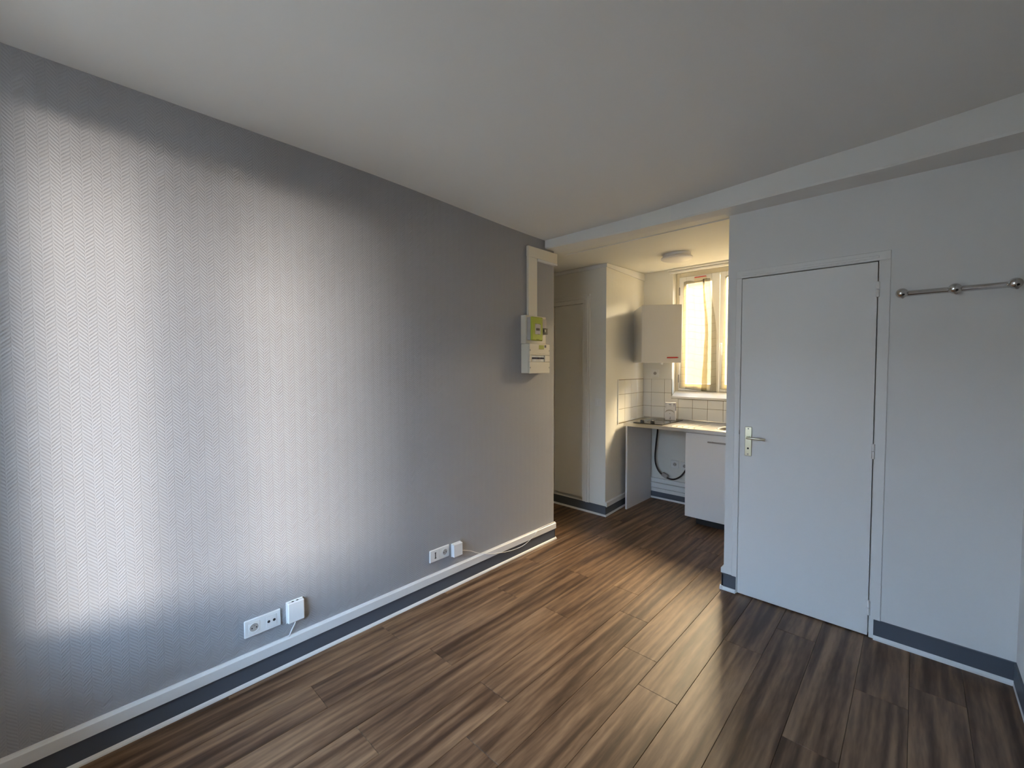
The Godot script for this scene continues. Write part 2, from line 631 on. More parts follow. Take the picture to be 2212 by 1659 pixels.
	bx(st, Vector3(0.265, 2.488, -4.6), Vector3(1.335, 2.508, -4.578), 0.003)
	tag(obj("trim_2", st, M.white_paint), "double white moulding over the kitchen window", "trim", "", "structure")


func build_floor() -> void:
	var floor_node := thing("floor")
	tag(floor_node, "floor of long brown walnut-look planks", "floor", "", "structure")
	var st := mb()
	bx(st, Vector3(-1.6, -0.12, -4.9), Vector3(2.76, -0.0035, 0.6))
	obj("underlay", st, M.plinth_black, floor_node)
	var pw := 0.184
	var pl := 1.22
	# where one joint of each row lies, read from the photo
	var joints := {-1: -1.7, 0: -2.45, 1: -1.983, 2: -1.30, 3: -2.02, 4: -1.321, 5: -2.30, 6: -2.016, 7: -1.816, 8: -2.438, 9: -2.748, 10: -1.95, 11: -1.25, 12: -2.66, 13: -1.9}
	var tones := [0, 3, 6, 1, 4, 2, 7, 5]
	for k in range(-9, 14):
		var x0 := 0.044 + (k - 0) * pw
		var x1 := x0 + pw
		if x1 > 2.76:
			x1 = 2.70
		if x0 < -1.6:
			continue
		var j: float = joints.get(k, -2.0 - fposmod(k * 0.37, 1.2))
		var z := j
		while z < 0.6:
			z += pl
		while z > -4.9:
			var za := minf(z, 0.6)
			var zb := maxf(z - pl, -4.9)
			z -= pl
			if zb >= za - 0.02 or (x1 < -0.13 and zb > -2.7):
				continue
			var row: int = tones[rng.randi() % 8]
			var u0 := rng.randf() * 0.38
			var flip := rng.randf() < 0.5
			var ulen := (za - zb) / pl * 0.6
			var v0 := (row + 0.03) / 8.0
			var v1 := (row + 0.97) / 8.0
			if flip:
				var t := v0
				v0 = v1
				v1 = t
			st = mb()
			var g := 0.0005
			var b := 0.0012
			var a0 := x0 + g
			var a1 := x1 - g
			var c0 := zb + g
			var c1 := za - g
			var T := [Vector3(a0 + b, 0, c1 - b), Vector3(a1 - b, 0, c1 - b), Vector3(a1 - b, 0, c0 + b), Vector3(a0 + b, 0, c0 + b)]
			var L := [Vector3(a0, -b, c1), Vector3(a1, -b, c1), Vector3(a1, -b, c0), Vector3(a0, -b, c0)]
			var UV := [Vector2(u0, v0), Vector2(u0, v1), Vector2(u0 + ulen, v1), Vector2(u0 + ulen, v0)]
			uv_quad(st, T, UV, Vector3.UP)
			for s in 4:
				var s2 := (s + 1) % 4
				uv_quad(st, [T[s], T[s2], L[s2], L[s]], [UV[s], UV[s2], UV[s2], UV[s]], Vector3.UP)
				var D0: Vector3 = L[s] - Vector3(0, 0.003, 0)
				var D1: Vector3 = L[s2] - Vector3(0, 0.003, 0)
				uv_quad(st, [L[s], L[s2], D1, D0], [UV[s], UV[s2], UV[s2], UV[s]], (L[s] + L[s2]) / 2.0 - (T[0] + T[2]) / 2.0)
			obj("plank", st, M.vinyl_wood, floor_node)


# profile of trims: points are (out from the wall, height)
func run(called: String, prof: Array, a: Vector3, b: Vector3, out: Vector3, m: Material, parent: Node) -> MeshInstance3D:
	var st := mb()
	prism(st, PackedVector2Array(prof), func(p: Vector2, h: float) -> Vector3: return a.lerp(b, h) + out * p.x + Vector3.UP * p.y, 0.0, 1.0)
	return obj(called, st, m, parent)


func strip_prof(y0: float, y1: float, d: float) -> Array:
	return [Vector2(0, y0), Vector2(d, y0), Vector2(d, y1 - 0.002), Vector2(d - 0.002, y1), Vector2(0, y1)]


func bead_prof(h: float, d: float) -> Array:
	return [Vector2(0, 0), Vector2(d, 0), Vector2(d * 0.95, h * 0.4), Vector2(d * 0.7, h * 0.8), Vector2(d * 0.45, h), Vector2(0, h)]


func duct_prof(y0: float, y1: float, d: float) -> Array:
	return [Vector2(0, y0), Vector2(d, y0), Vector2(d, y1 - 0.008), Vector2(d - 0.004, y1 - 0.004), Vector2(d - 0.008, y1 - 0.006), Vector2(d - 0.012, y1), Vector2(0, y1)]


func build_baseboards() -> void:
	var L := thing("baseboard_left")
	tag(L, "grey baseboard with white cable duct along the papered left wall", "baseboard", "", "structure")
	var a := Vector3(0, 0, -2.90)
	var b := Vector3(0, 0, Z_REAR)
	run("grey_strip", strip_prof(0.010, 0.100, 0.008), a, b, Vector3.RIGHT, M.strip_grey, L)
	run("cable_duct", duct_prof(0.098, 0.150, 0.020), a, b, Vector3.RIGHT, M.trim_white, L)
	run("floor_bead", bead_prof(0.016, 0.018), Vector3(0, 0, -2.912), b, Vector3.RIGHT, M.trim_white, L)
	run("grey_strip", strip_prof(0.010, 0.100, 0.008), Vector3(0.008, 0, -2.89), Vector3(-0.12, 0, -2.89), Vector3.FORWARD, M.strip_grey, L)
	run("floor_bead", bead_prof(0.016, 0.018), Vector3(0.012, 0, -2.89), Vector3(-0.12, 0, -2.89), Vector3.FORWARD, M.trim_white, L)

	var B := thing("baseboard_back")
	tag(B, "blue-grey baseboard strip with white floor bead on both sides of the door", "baseboard", "", "structure")
	for s in [[1.332, 1.416], [2.105, X_RIGHT]]:
		var p := Vector3(s[0], 0, Z_BACK)
		var q := Vector3(s[1], 0, Z_BACK)
		run("grey_strip", strip_prof(0.012, 0.108, 0.010), p, q, Vector3.BACK, M.strip_grey, B)
		if s[0] < 2.0:
			p.x -= 0.012
		run("floor_bead", bead_prof(0.026, 0.018), p, q, Vector3.BACK, M.trim_white, B)
	# round the free end of the door wall
	var e0 := Vector3(1.34, 0, -2.993)
	var e1 := Vector3(1.34, 0, -3.7)
	run("grey_strip", strip_prof(0.012, 0.108, 0.010), e0, e1, Vector3.LEFT, M.strip_grey, B)
	run("cable_duct", [Vector2(0, 0.108), Vector2(0.018, 0.108), Vector2(0.018, 0.140), Vector2(0.0, 0.158)], Vector3(1.34, 0, -3.003), e1, Vector3.LEFT, M.trim_white, B)
	run("floor_bead", bead_prof(0.026, 0.018), Vector3(1.34, 0, -2.985), e1, Vector3.LEFT, M.trim_white, B)

	var R := thing("baseboard_right")
	tag(R, "short stretch of grey baseboard on the right-hand wall at the corner", "baseboard", "", "structure")
	run("grey_strip", strip_prof(0.012, 0.108, 0.008), Vector3(X_RIGHT, 0, -2.993), Vector3(X_RIGHT, 0, Z_REAR), Vector3.LEFT, M.strip_grey, R)
	run("floor_bead", bead_prof(0.026, 0.010), Vector3(X_RIGHT, 0, -2.985), Vector3(X_RIGHT, 0, Z_REAR), Vector3.LEFT, M.trim_white, R)

	var K := thing("baseboard_closet")
	tag(K, "grey baseboard with white bead wrapping the foot of the closet corner", "baseboard", "", "structure")
	var c0 := Vector3(-1.5, 0, -3.685)
	var c1 := Vector3(0.028, 0, -3.685)
	var c2 := Vector3(-0.034, 0, -4.6)
	var n2 := Vector3(0.9977, 0, -0.0676)
	run("grey_strip", strip_prof(0.012, 0.100, 0.008), c0, c1 + Vector3(0.008, 0, 0), Vector3.BACK, M.strip_grey, K)
	run("floor_bead", bead_prof(0.018, 0.018), c0, c1 + Vector3(0.018, 0, 0), Vector3.BACK, M.trim_white, K)
	run("grey_strip", strip_prof(0.012, 0.096, 0.008), c1 + Vector3(0, 0, 0.008), c2, n2, M.strip_grey, K)
	run("cable_duct", duct_prof(0.094, 0.142, 0.018), c1 + Vector3(0, 0, 0.0), c2, n2, M.trim_white, K)
	run("floor_bead", bead_prof(0.018, 0.018), c1 + Vector3(0, 0, 0.018), c2, n2, M.trim_white, K)

	var W := thing("baseboard_window")
	tag(W, "grey baseboard under the worktop with white board and pipes above it", "baseboard", "", "structure")
	var w0 := Vector3(-0.03, 0, Z_KIT)
	var w1 := Vector3(1.34, 0, Z_KIT)
	run("grey_strip", strip_prof(0.015, 0.080, 0.008), w0, w1, Vector3.BACK, M.strip_grey, W)
	run("floor_bead", bead_prof(0.020, 0.016), w0, w1, Vector3.BACK, M.trim_white, W)
	run("board", strip_prof(0.080, 0.120, 0.016), w0, w1, Vector3.BACK, M.white_paint, W)
	run("ledge", [Vector2(0, 0.125), Vector2(0.014, 0.125), Vector2(0.014, 0.165), Vector2(0.034, 0.170), Vector2(0.034, 0.182), Vector2(0, 0.182)], w0, w1, Vector3.BACK, M.white_paint, W)
	run("ledge", [Vector2(0, 0.187), Vector2(0.012, 0.187), Vector2(0.012, 0.216), Vector2(0.030, 0.220), Vector2(0.030, 0.234), Vector2(0, 0.234)], w0, w1, Vector3.BACK, M.white_paint, W)


# ---------------------------------------------------------------- doors
func build_room_door() -> void:
	var D := thing("door_1", Vector3(1.753, 0, Z_BACK))
	tag(D, "flush white painted door with a lever handle on a pale brass plate", "door", "", "structure")
	var o := -D.position
	var st := mb()
	# frame boards, a hair proud of the wall, with an inner stop
	var f := 0.006
	bx(st, o + Vector3(1.389, 0.0, -3.08), o + Vector3(1.4225, 2.040, Z_BACK + f), 0.003)
	bx(st, o + Vector3(2.0845, 0.0, -3.08), o + Vector3(2.133, 2.040, Z_BACK + f), 0.003)
	bx(st, o + Vector3(1.389, 2.040, -3.08), o + Vector3(2.133, 2.088, Z_BACK + f), 0.003)
	bx(st, o + Vector3(1.4225, 2.052, Z_BACK), o + Vector3(2.0845, 2.066, Z_BACK + f + 0.004), 0.002)
	bx(st, o + Vector3(1.41, 0.0, -3.10), o + Vector3(1.44, 2.05, -3.055))
	bx(st, o + Vector3(2.065, 0.0, -3.10), o + Vector3(2.10, 2.05, -3.055))
	bx(st, o + Vector3(1.42, 2.02, -3.10), o + Vector3(2.09, 2.06, -3.055))
	obj("frame", st, M.white_paint, D)
	var leaf := box_part("leaf", o + Vector3(1.4245, 0.007, -3.045), o + Vector3(2.0805, 2.035, Z_BACK + 0.004), 0.002, M.white_paint, D)
	# lever handle on its long plate
	var zf := Z_BACK + 0.004
	var pl := mb()
	bx(pl, o + Vector3(1.456, 0.913, zf), o + Vector3(1.495, 1.099, zf + 0.006), 0.003)
	obj("handle_plate", pl, M.pale_brass, leaf)
	var lv := mb()
	lathe(lv, [Vector2(0.010, 0), Vector2(0.010, 0.012), Vector2(0.0075, 0.014), Vector2(0.0075, 0.040), Vector2(0, 0.040)], Transform3D(Basis(Vector3.RIGHT, Vector3.BACK, Vector3.DOWN), o + Vector3(1.475, 1.032, zf + 0.006)), 16)
	tube(lv, [o + Vector3(1.475, 1.032, zf + 0.036), o + Vector3(1.482, 1.032, zf + 0.044), o + Vector3(1.51, 1.033, zf + 0.047), o + Vector3(1.55, 1.0325, zf + 0.045), o + Vector3(1.578, 1.030, zf + 0.040)], 0.0075, 12)
	obj("lever", lv, M.pale_brass, leaf)
	var hole := mb()
	lathe(hole, [Vector2(0.006, 0.0), Vector2(0.006, 0.0008), Vector2(0, 0.0008)], Transform3D(Basis(Vector3.RIGHT, Vector3.BACK, Vector3.DOWN), o + Vector3(1.475, 0.962, zf + 0.0058)), 14)
	obj("keyhole", hole, M.dark_hole, leaf)
	for y in [0.925, 1.087]:
		var sc := mb()
		lathe(sc, [Vector2(0.0045, 0.0), Vector2(0.003, 0.0012), Vector2(0, 0.0012)], Transform3D(Basis(Vector3.RIGHT, Vector3.BACK, Vector3.DOWN), o + Vector3(1.475, y, zf + 0.0058)), 12)
		obj("screw", sc, M.brushed_bar, leaf)
	for y in [0.165, 1.022, 1.888]:
		var hg := mb()
		for k in 2:
			lathe(hg, [Vector2(0, -0.040 + k * 0.041), Vector2(0.0075, -0.040 + k * 0.041), Vector2(0.0075, -0.001 + k * 0.041), Vector2(0, -0.001 + k * 0.041)], Transform3D(Basis.IDENTITY, o + Vector3(2.0825, y, zf + 0.004)), 14)
		bx(hg, o + Vector3(2.066, y - 0.04, zf - 0.002), o + Vector3(2.083, y + 0.04, zf + 0.0015))
		obj("hinge", hg, M.white_paint, leaf)
	box_part("latch", o + Vector3(1.419, 1.046, Z_BACK + 0.002), o + Vector3(1.4245, 1.072, Z_BACK + 0.0075), 0.001, M.brushed_bar, leaf)


func build_closet_door() -> void:
	var D := thing("door_2", Vector3(-0.43, 0, -3.685))
	tag(D, "plain off-white closet door in the shaded passage", "door", "", "structure")
	var o := -D.position
	var st := mb()
	# moulded frame: flat board with a raised outer bead
	for s in [[0.0, 0.042, 0.010], [0.042, 0.062, 0.018], [0.062, 0.085, 0.012]]:
		var xa: float = -0.239 + s[0]
		var xb: float = -0.239 + s[1]
		var d: float = s[2]
		bx(st, o + Vector3(xa, 0.10, -3.70), o + Vector3(xb, 2.13 + s[0], -3.685 + d), 0.002)
		bx(st, o + Vector3(-0.70, 2.13 + s[0], -3.70), o + Vector3(xb, 2.13 + s[1], -3.685 + d), 0.002)
	obj("frame", st, M.kitchen_wall, D)
	box_part("leaf", o + Vector3(-0.615, 0.133, -3.735), o + Vector3(-0.2405, 2.129, -3.700), 0.002, M.kitchen_wall, D)
	box_part("threshold", o + Vector3(-0.62, 0.098, -3.735), o + Vector3(-0.24, 0.112, -3.682), 0.003, M.trim_white, D)


# ---------------------------------------------------------------- windows
func sash(parent: Node, o: Vector3, x0: float, x1: float, y0: float, y1: float, z: float, stile: float, low: float, m: Material) -> void:
	var st := mb()
	var d := 0.045
	bx(st, o + Vector3(x0, y0, z - d), o + Vector3(x0 + stile, y1, z), 0.004)
	bx(st, o + Vector3(x1 - stile, y0, z - d), o + Vector3(x1, y1, z), 0.004)
	bx(st, o + Vector3(x0 + stile, y0, z - d), o + Vector3(x1 - stile, y0 + low, z), 0.004)
	bx(st, o + Vector3(x0 + stile, y1 - stile, z - d), o + Vector3(x1 - stile, y1, z), 0.004)
	var S := obj("sash", st, m, parent)
	box_part("pane", o + Vector3(x0 + stile - 0.005, y0 + low - 0.005, z - 0.026), o + Vector3(x1 - stile + 0.005, y1 - stile + 0.005, z - 0.022), 0.0, M.pane_glass, S)


func build_windows() -> void:
	var K := thing("window_1", Vector3(0.757, 1.158, -4.7))
	tag(K, "bright kitchen window with two white sashes behind sheer curtains", "window", "", "structure")
	var o := -K.position
	var st := mb()
	bx(st, o + Vector3(0.30, 1.19, -4.76), o + Vector3(0.345, 2.50, -4.70), 0.004)
	bx(st, o + Vector3(1.17, 1.19, -4.76), o + Vector3(1.215, 2.50, -4.70), 0.004)
	bx(st, o + Vector3(0.345, 2.452, -4.76), o + Vector3(1.17, 2.50, -4.70), 0.004)
	bx(st, o + Vector3(0.345, 1.19, -4.76), o + Vector3(1.17, 1.222, -4.70), 0.004)
	obj("frame", st, M.vent_cream, K)
	sash(K, o, 0.335, 0.753, 1.222, 2.452, -4.685, 0.078, 0.076, M.white_paint)
	sash(K, o, 0.757, 1.175, 1.222, 2.452, -4.685, 0.060, 0.076, M.white_paint)
	# sloping sill of the niche and its moulded front
	st = mb()
	prism(st, PackedVector2Array([Vector2(-4.70, 1.218), Vector2(-4.60, 1.166), Vector2(-4.588, 1.160), Vector2(-4.588, 1.140), Vector2(-4.60, 1.136), Vector2(-4.70, 1.136)]), func(p: Vector2, h: float) -> Vector3: return o + Vector3(h, p.y, p.x), 0.302, 1.213)
	obj("sill", st, M.white_paint, K)
	# handle on the meeting stile
	st = mb()
	bx(st, o + Vector3(0.771, 1.655, -4.685), o + Vector3(0.793, 1.735, -4.676), 0.003)
	tube(st, [o + Vector3(0.782, 1.715, -4.676), o + Vector3(0.782, 1.715, -4.645), o + Vector3(0.784, 1.70, -4.638), o + Vector3(0.789, 1.64, -4.640), o + Vector3(0.791, 1.600, -4.642)], 0.008, 10)
	obj("handle", st, M.gloss_white, K)
	for y in [1.31, 2.26]:
		st = mb()
		lathe(st, [Vector2(0, 0), Vector2(0.006, 0), Vector2(0.006, 0.085), Vector2(0, 0.085)], Transform3D(Basis.IDENTITY, o + Vector3(0.340, y, -4.681)), 12)
		obj("hinge", st, M.brushed_bar, K)
	# air inlet let into the top rail
	st = mb()
	bx(st, o + Vector3(0.50, 2.375, -4.685), o + Vector3(0.625, 2.428, -4.668), 0.004)
	var V := obj("air_vent", st, M.vent_cream, K)
	box_part("red_slot", o + Vector3(0.503, 2.4235, -4.684), o + Vector3(0.622, 2.432, -4.664), 0.002, M.red_bar, V)

	# the room's own window, behind the camera: it shapes the light on the left wall
	var R := thing("window_2", Vector3(0.80, 0.53, 0.5))
	tag(R, "white casement window of the room behind the camera", "window", "", "structure")
	o = -R.position
	st = mb()
	bx(st, o + Vector3(0.24, 0.53, 0.44), o + Vector3(0.27, 2.48, 0.50))
	bx(st, o + Vector3(1.33, 0.53, 0.44), o + Vector3(1.36, 2.48, 0.50))
	bx(st, o + Vector3(0.27, 2.45, 0.44), o + Vector3(1.33, 2.48, 0.50))
	bx(st, o + Vector3(0.27, 0.53, 0.44), o + Vector3(1.33, 0.56, 0.50))
	obj("frame", st, M.white_paint, R)
	sash(R, o, 0.27, 0.698, 0.56, 2.45, 0.49, 0.038, 0.04, M.white_paint)
	sash(R, o, 0.702, 1.33, 0.56, 2.45, 0.49, 0.038, 0.04, M.white_paint)

	# sheer curtains clipped to the sashes of the kitchen window
	curtain([0.395, 0.672, 0.360, 0.748], "sheer check curtain over the left kitchen sash, one fold gathered aside")
	curtain([0.815, 1.10, 0.780, 1.17], "sheer check curtain over the right kitchen sash, mostly hidden by the door wall")


func curtain(e: Array, label: String) -> void:
	# a thin cloth with soft folds and one S-shaped pleat, hung from the top rail
	var st := mb(true)
	var nu := 72
	var nv := 40
	var P := func(i: int, j: int) -> Array:
		var s := float(i) / nu
		var t := float(j) / nv           # 0 at the top
		var xa: float = lerpf(e[0], e[2], t * t)
		var xb: float = lerpf(e[1], e[3], smooth01(t * 2.0) * 0.8 + t * 0.2)
		var w := xb - xa
		# cloth coordinate to place: the pleat folds the cloth back over itself
		var pa := lerpf(0.74, 0.60, t)
		var pw := lerpf(0.05, 0.16, t)
		var c := s * (1.0 + 2.0 * pw)
		var f: float
		var zoff := 0.0
		if c < pa + pw:
			f = c
		elif c < pa + 2.0 * pw:
			f = pa + pw - (c - pa - pw)
			zoff = 0.006 * sin(PI * (c - pa - pw) / pw) + 0.004
		else:
			f = c - 2.0 * pw
			zoff = 0.010
		var x := xa + w * f
		var z := -4.655 + zoff + 0.006 * sin(11.0 * f + 0.8 * t) * (0.3 + 0.7 * t) + 0.004 * sin(26.0 * f)
		var y := lerpf(2.392 + 0.008 * sin(9.0 * f), 1.222 + 0.03 * (1.0 - f) * (1.0 - f) * t, t)
		return [Vector3(x, y, z), Vector2(c * 5.2, t * 15.0 + 0.12 * sin(7.0 * f))]
	for i in nu:
		for j in nv:
			var A: Array = P.call(i, j)
			var B: Array = P.call(i + 1, j)
			var C: Array = P.call(i + 1, j + 1)
			var D: Array = P.call(i, j + 1)
			uv_quad(st, [A[0], B[0], C[0], D[0]], [A[1], B[1], C[1], D[1]], Vector3.BACK)
	var o := obj("curtain", st, M.sheer_curtain)
	tag(o, label, "curtain", "sheer kitchen curtains")


# ---------------------------------------------------------------- wall tiles
func build_tiles() -> void:
	var wall := get_node("wall_window")
	# grout bed
	var z := Z_KIT
	var rows := [0.90, 1.043, 1.195, 1.346]
	var cols := [-0.036, 0.068, 0.221, 0.374, 0.527, 0.680, 0.833, 0.986, 1.139, 1.338]
	var st := mb()
	bx(st, Vector3(-0.036, 0.89, z - 0.01), Vector3(0.300, 1.346, z + 0.0035))
	bx(st, Vector3(0.300, 0.89, z - 0.01), Vector3(1.338, 1.136, z + 0.0035))
	obj("grout_bed", st, M.grout, wall)
	var gap := 0.0016
	for r in 3:
		for c in cols.size() - 1:
			var x0: float = cols[c]
			var x1: float = cols[c + 1]
			var y0: float = rows[r]
			var y1: float = rows[r + 1]
			if x0 > 0.3:
				y1 = minf(y1, 1.134)
			elif r == 1 and x0 > 0.2:
				y1 = 1.195
				x1 = 0.300
			if r == 2:
				x1 = minf(x1, 0.300)
			if y1 - y0 < 0.03 or x1 - x0 < 0.03:
				continue
			var t := mb()
			bx(t, Vector3(x0 + gap, y0 + gap, z), Vector3(x1 - gap, y1 - gap, z + 0.006), 0.0015)
			obj("tile", t, M.tile_white, wall)
			if r == 1 and x0 > 0.2 and x0 < 0.3:      # the cut piece that reaches under the sill
				t = mb()
				bx(t, Vector3(0.300 - gap, y0 + gap, z), Vector3(0.374 - gap, 1.134, z + 0.006), 0.0015)
				obj("tile", t, M.tile_white, wall)
	# tiles on the slanting flank of the closet corner
	var side := get_node("wall_closet")
	var p0 := Vector3(0.028, 0, -3.685)
	var p1 := Vector3(-0.034, 0, -4.6)
	var along := (p1 - p0).normalized()
	var out := Vector3(-along.z, 0, along.x)
	var xf := Transform3D(Basis(along, Vector3.UP, out), p0)
	var zc := [0.268, 0.418, 0.565, 0.715, 0.870, 0.914]
	zc = [0.272, 0.424, 0.578, 0.734, 0.905]
	st = mb()
	bx(st, Vector3(0.268, 0.893, -0.01), Vector3(0.912, 1.350, 0.0035), 0.0, xf)
	obj("grout_bed", st, M.grout, side)
	for r in 3:
		for c in zc.size() - 1:
			var t := mb()
			bx(t, Vector3(zc[c] + gap, rows[r] + gap, 0), Vector3(zc[c + 1] - gap, rows[r + 1] - gap, 0.006), 0.0015, xf)
			obj("tile", t, M.tile_white, side)
	st = mb()
	bx(st, Vector3(0.258, 0.89, -0.005), Vector3(0.272, 1.354, 0.008), 0.001, xf)
	obj("edge_strip", st, M.white_paint, side)


# ---------------------------------------------------------------- what lies outside the windows
func build_outside() -> void:
	var st := mb()
	bx(st, Vector3(-7, -9, -9.4), Vector3(8, 9.0, -9.0))
	tag(obj("wall_courtyard", st, M.outer_wall), "sunny yellow courtyard wall glimpsed through the kitchen window", "wall", "", "structure")
	st = mb()
	bx(st, Vector3(-24, -9, 13.0), Vector3(6.5, 4.7, 14.0))
	bx(st, Vector3(15, -9, 7.0), Vector3(45, 30, 14.0))
	tag(obj("wall_street", st, M.facade_stone), "beige house front across the street, behind the camera", "wall", "", "structure")


# ---------------------------------------------------------------- electrics on the left wall
func build_electrics() -> void:
	# angled cable trunking
	var T := thing("cable_trunking", Vector3(0, 1.88, -2.59))
	tag(T, "off-white L-shaped cable trunking above the meter board", "trunking")
	var o := -T.position
	var st := mb()
	bx(st, o + Vector3(0, 1.882, -2.648), o + Vector3(0.022, 2.346, -2.541), 0.003)
	obj("upright", st, M.cream_plastic, T)
	st = mb()
	bx(st, o + Vector3(0, 2.346, -2.908), o + Vector3(0.024, 2.430, -2.539), 0.003)
	obj("crossbar", st, M.cream_plastic, T)
	st = mb()
	bx(st, o + Vector3(0, 1.884, -2.660), o + Vector3(0.012, 2.34, -2.648), 0.002)
	bx(st, o + Vector3(0, 2.330, -2.905), o + Vector3(0.028, 2.346, -2.650), 0.002)
	obj("lip", st, M.gloss_white, T)

	# back board of the meter
	var B := thing("meter_board", Vector3(0, 1.665, -2.60))
	tag(B, "cream mounting board with a deep frame behind the green meter", "panel")
	o = -B.position
	st = mb()
	bx(st, o + Vector3(0, 1.665, -2.721), o + Vector3(0.050, 1.882, -2.480), 0.002)
	obj("body", st, M.cream_plastic, B)
	st = mb()
	bx(st, o + Vector3(0.0, 1.664, -2.482), o + Vector3(0.049, 1.883, -2.474), 0.002)
	bx(st, o + Vector3(0.036, 1.874, -2.721), o + Vector3(0.0498, 1.883, -2.480), 0.001)
	obj("rim", st, M.cream_plastic, B)

	# meter
	var E := thing("electricity_meter", Vector3(0.05, 1.687, -2.555))
	tag(E, "bright green electricity meter with a small grey display", "meter")
	o = -E.position
	box_part("body", o + Vector3(0.050, 1.690, -2.620), o + Vector3(0.086, 1.866, -2.489), 0.003, M.meter_grey, E)
	var cover := box_part("cover", o + Vector3(0.086, 1.686, -2.622), o + Vector3(0.104, 1.869, -2.488), 0.008, M.meter_green, E)
	box_part("cover_edge", o + Vector3(0.0845, 1.6875, -2.500), o + Vector3(0.1025, 1.8675, -2.4865), 0.005, M.meter_green_light, E)
	box_part("window", o + Vector3(0.103, 1.735, -2.588), o + Vector3(0.1055, 1.816, -2.524), 0.001, M.meter_grey, cover)
	box_part("display", o + Vector3(0.105, 1.764, -2.578), o + Vector3(0.1063, 1.782, -2.534), 0.0003, M.screen_dark, cover)
	for s in [[1.736, -2.578, -2.552, 0.003], [1.811, -2.585, -2.579, 0.004], [1.811, -2.534, -2.528, 0.004]]:
		box_part("mark", o + Vector3(0.105, s[0], s[1]), o + Vector3(0.1062, s[0] + s[3], s[2]), 0.0, M.screen_dark, cover)
	box_part("mark", o + Vector3(0.1035, 1.693, -2.572), o + Vector3(0.1046, 1.696, -2.538), 0.0, M.screen_dark, cover)

	# main switch
	var S := thing("main_switch", Vector3(0.05, 1.735, -2.675))
	tag(S, "small black main switch beside the green meter", "switch")
	o = -S.position
	box_part("body", o + Vector3(0.050, 1.742, -2.712), o + Vector3(0.078, 1.790, -2.634), 0.003, M.black_plastic, S)
	box_part("toggle", o + Vector3(0.078, 1.758, -2.675), o + Vector3(0.088, 1.780, -2.663), 0.002, M.socket_white, S)
	box_part("shield", o + Vector3(0.050, 1.790, -2.712), o + Vector3(0.066, 1.862, -2.634), 0.003, M.meter_grey, S)

	# consumer unit
	var U := thing("consumer_unit", Vector3(0, 1.434, -2.60))
	tag(U, "cream fuse box with a row of small breakers, lowest on the wall", "fuse box")
	o = -U.position
	box_part("body", o + Vector3(0, 1.434, -2.722), o + Vector3(0.076, 1.662, -2.475), 0.004, M.cream_plastic, U)
	var fr := mb()
	bx(fr, o + Vector3(0.076, 1.432, -2.724), o + Vector3(0.090, 1.523, -2.474), 0.004)
	bx(fr, o + Vector3(0.076, 1.573, -2.724), o + Vector3(0.090, 1.664, -2.474), 0.004)
	bx(fr, o + Vector3(0.076, 1.523, -2.500), o + Vector3(0.090, 1.573, -2.474), 0.003)
	bx(fr, o + Vector3(0.076, 1.523, -2.724), o + Vector3(0.090, 1.573, -2.660), 0.003)
	var front := obj("cover", fr, M.cream_plastic, U)
	# curved upper lip
	var arc := mb()
	var pts := []
	for k in 9:
		var t := k / 8.0
		pts.append(o + Vector3(0.090, 1.578 + 0.012 * sin(PI * t), lerpf(-2.492, -2.712, t)))
	tube(arc, pts, 0.002, 6, 2)
	obj("arched_lip", arc, M.cream_plastic, front)
	for y in [1.478, 1.612]:
		for z in [-2.482, -2.716]:
			var sc := mb()
			lathe(sc, [Vector2(0.006, 0), Vector2(0.006, 0.002), Vector2(0, 0.002)], Transform3D(Basis(Vector3.UP, Vector3.RIGHT, Vector3.FORWARD), o + Vector3(0.0895, y, z)), 12)
			obj("screw", sc, M.clamp_grey, front)
	box_part("label", o + Vector3(0.0895, 1.622, -2.648), o + Vector3(0.0906, 1.654, -2.586), 0.0, M.label_green, front)
	box_part("label", o + Vector3(0.0900, 1.636, -2.676), o + Vector3(0.0908, 1.655, -2.655), 0.0, M.navy_plastic, front)
	for k in 8:
		var zz := -2.507 - k * 0.0185
		var br := box_part("breaker", o + Vector3(0.070, 1.5245, zz - 0.0172), o + Vector3(0.084, 1.5715, zz), 0.001, M.socket_white, U)
		box_part("lever", o + Vector3(0.084, 1.544, zz - 0.0145), o + Vector3(0.091, 1.558, zz - 0.003), 0.001, M.navy_plastic, br)


# ---------------------------------------------------------------- sockets, boxes, cables
func plate_xf(wall: String, at: Vector3) -> Transform3D:
	# local x runs along the wall to the viewer's right, z comes out of the wall
	if wall == "left":
		return Transform3D(Basis(Vector3.FORWARD, Vector3.UP, Vector3.RIGHT), at)
	return Transform3D(Basis.IDENTITY, at)


func french_socket(parent: Node, c: Vector3, r: float, face: Material) -> void:
	# recessed round well with two holes and an earth pin
	var st := mb()
	var up := Transform3D(Basis(Vector3.RIGHT, Vector3.BACK, Vector3.DOWN), c)
	lathe(st, [Vector2(r + 0.0025, 0.0), Vector2(r + 0.002, 0.0015), Vector2(r, 0.0015), Vector2(r - 0.001, 0.0)], up, 28)
	obj("well_rim", st, face, parent)
	st = mb()
	lathe(st, [Vector2(r, -0.0001), Vector2(r - 0.0005, 0.0002), Vector2(r - 0.0015, 0.0003), Vector2(0, 0.0003)], up, 28)
	obj("well", st, M.clamp_grey, parent)
	for s in [-1, 1]:
		st = mb()
		lathe(st, [Vector2(0.0030, 0), Vector2(0.0030, 0.0007), Vector2(0, 0.0007)], Transform3D(up.basis, c + Vector3(s * 0.0095, -0.002, 0)), 12)
		obj("hole", st, M.dark_hole, parent)
	st = mb()
	lathe(st, [Vector2(0.0024, 0), Vector2(0.0024, 0.004), Vector2(0.001, 0.006), Vector2(0, 0.006)], Transform3D(up.basis, c + Vector3(0, 0.010, 0)), 12)
	obj("earth_pin", st, M.chrome, parent)


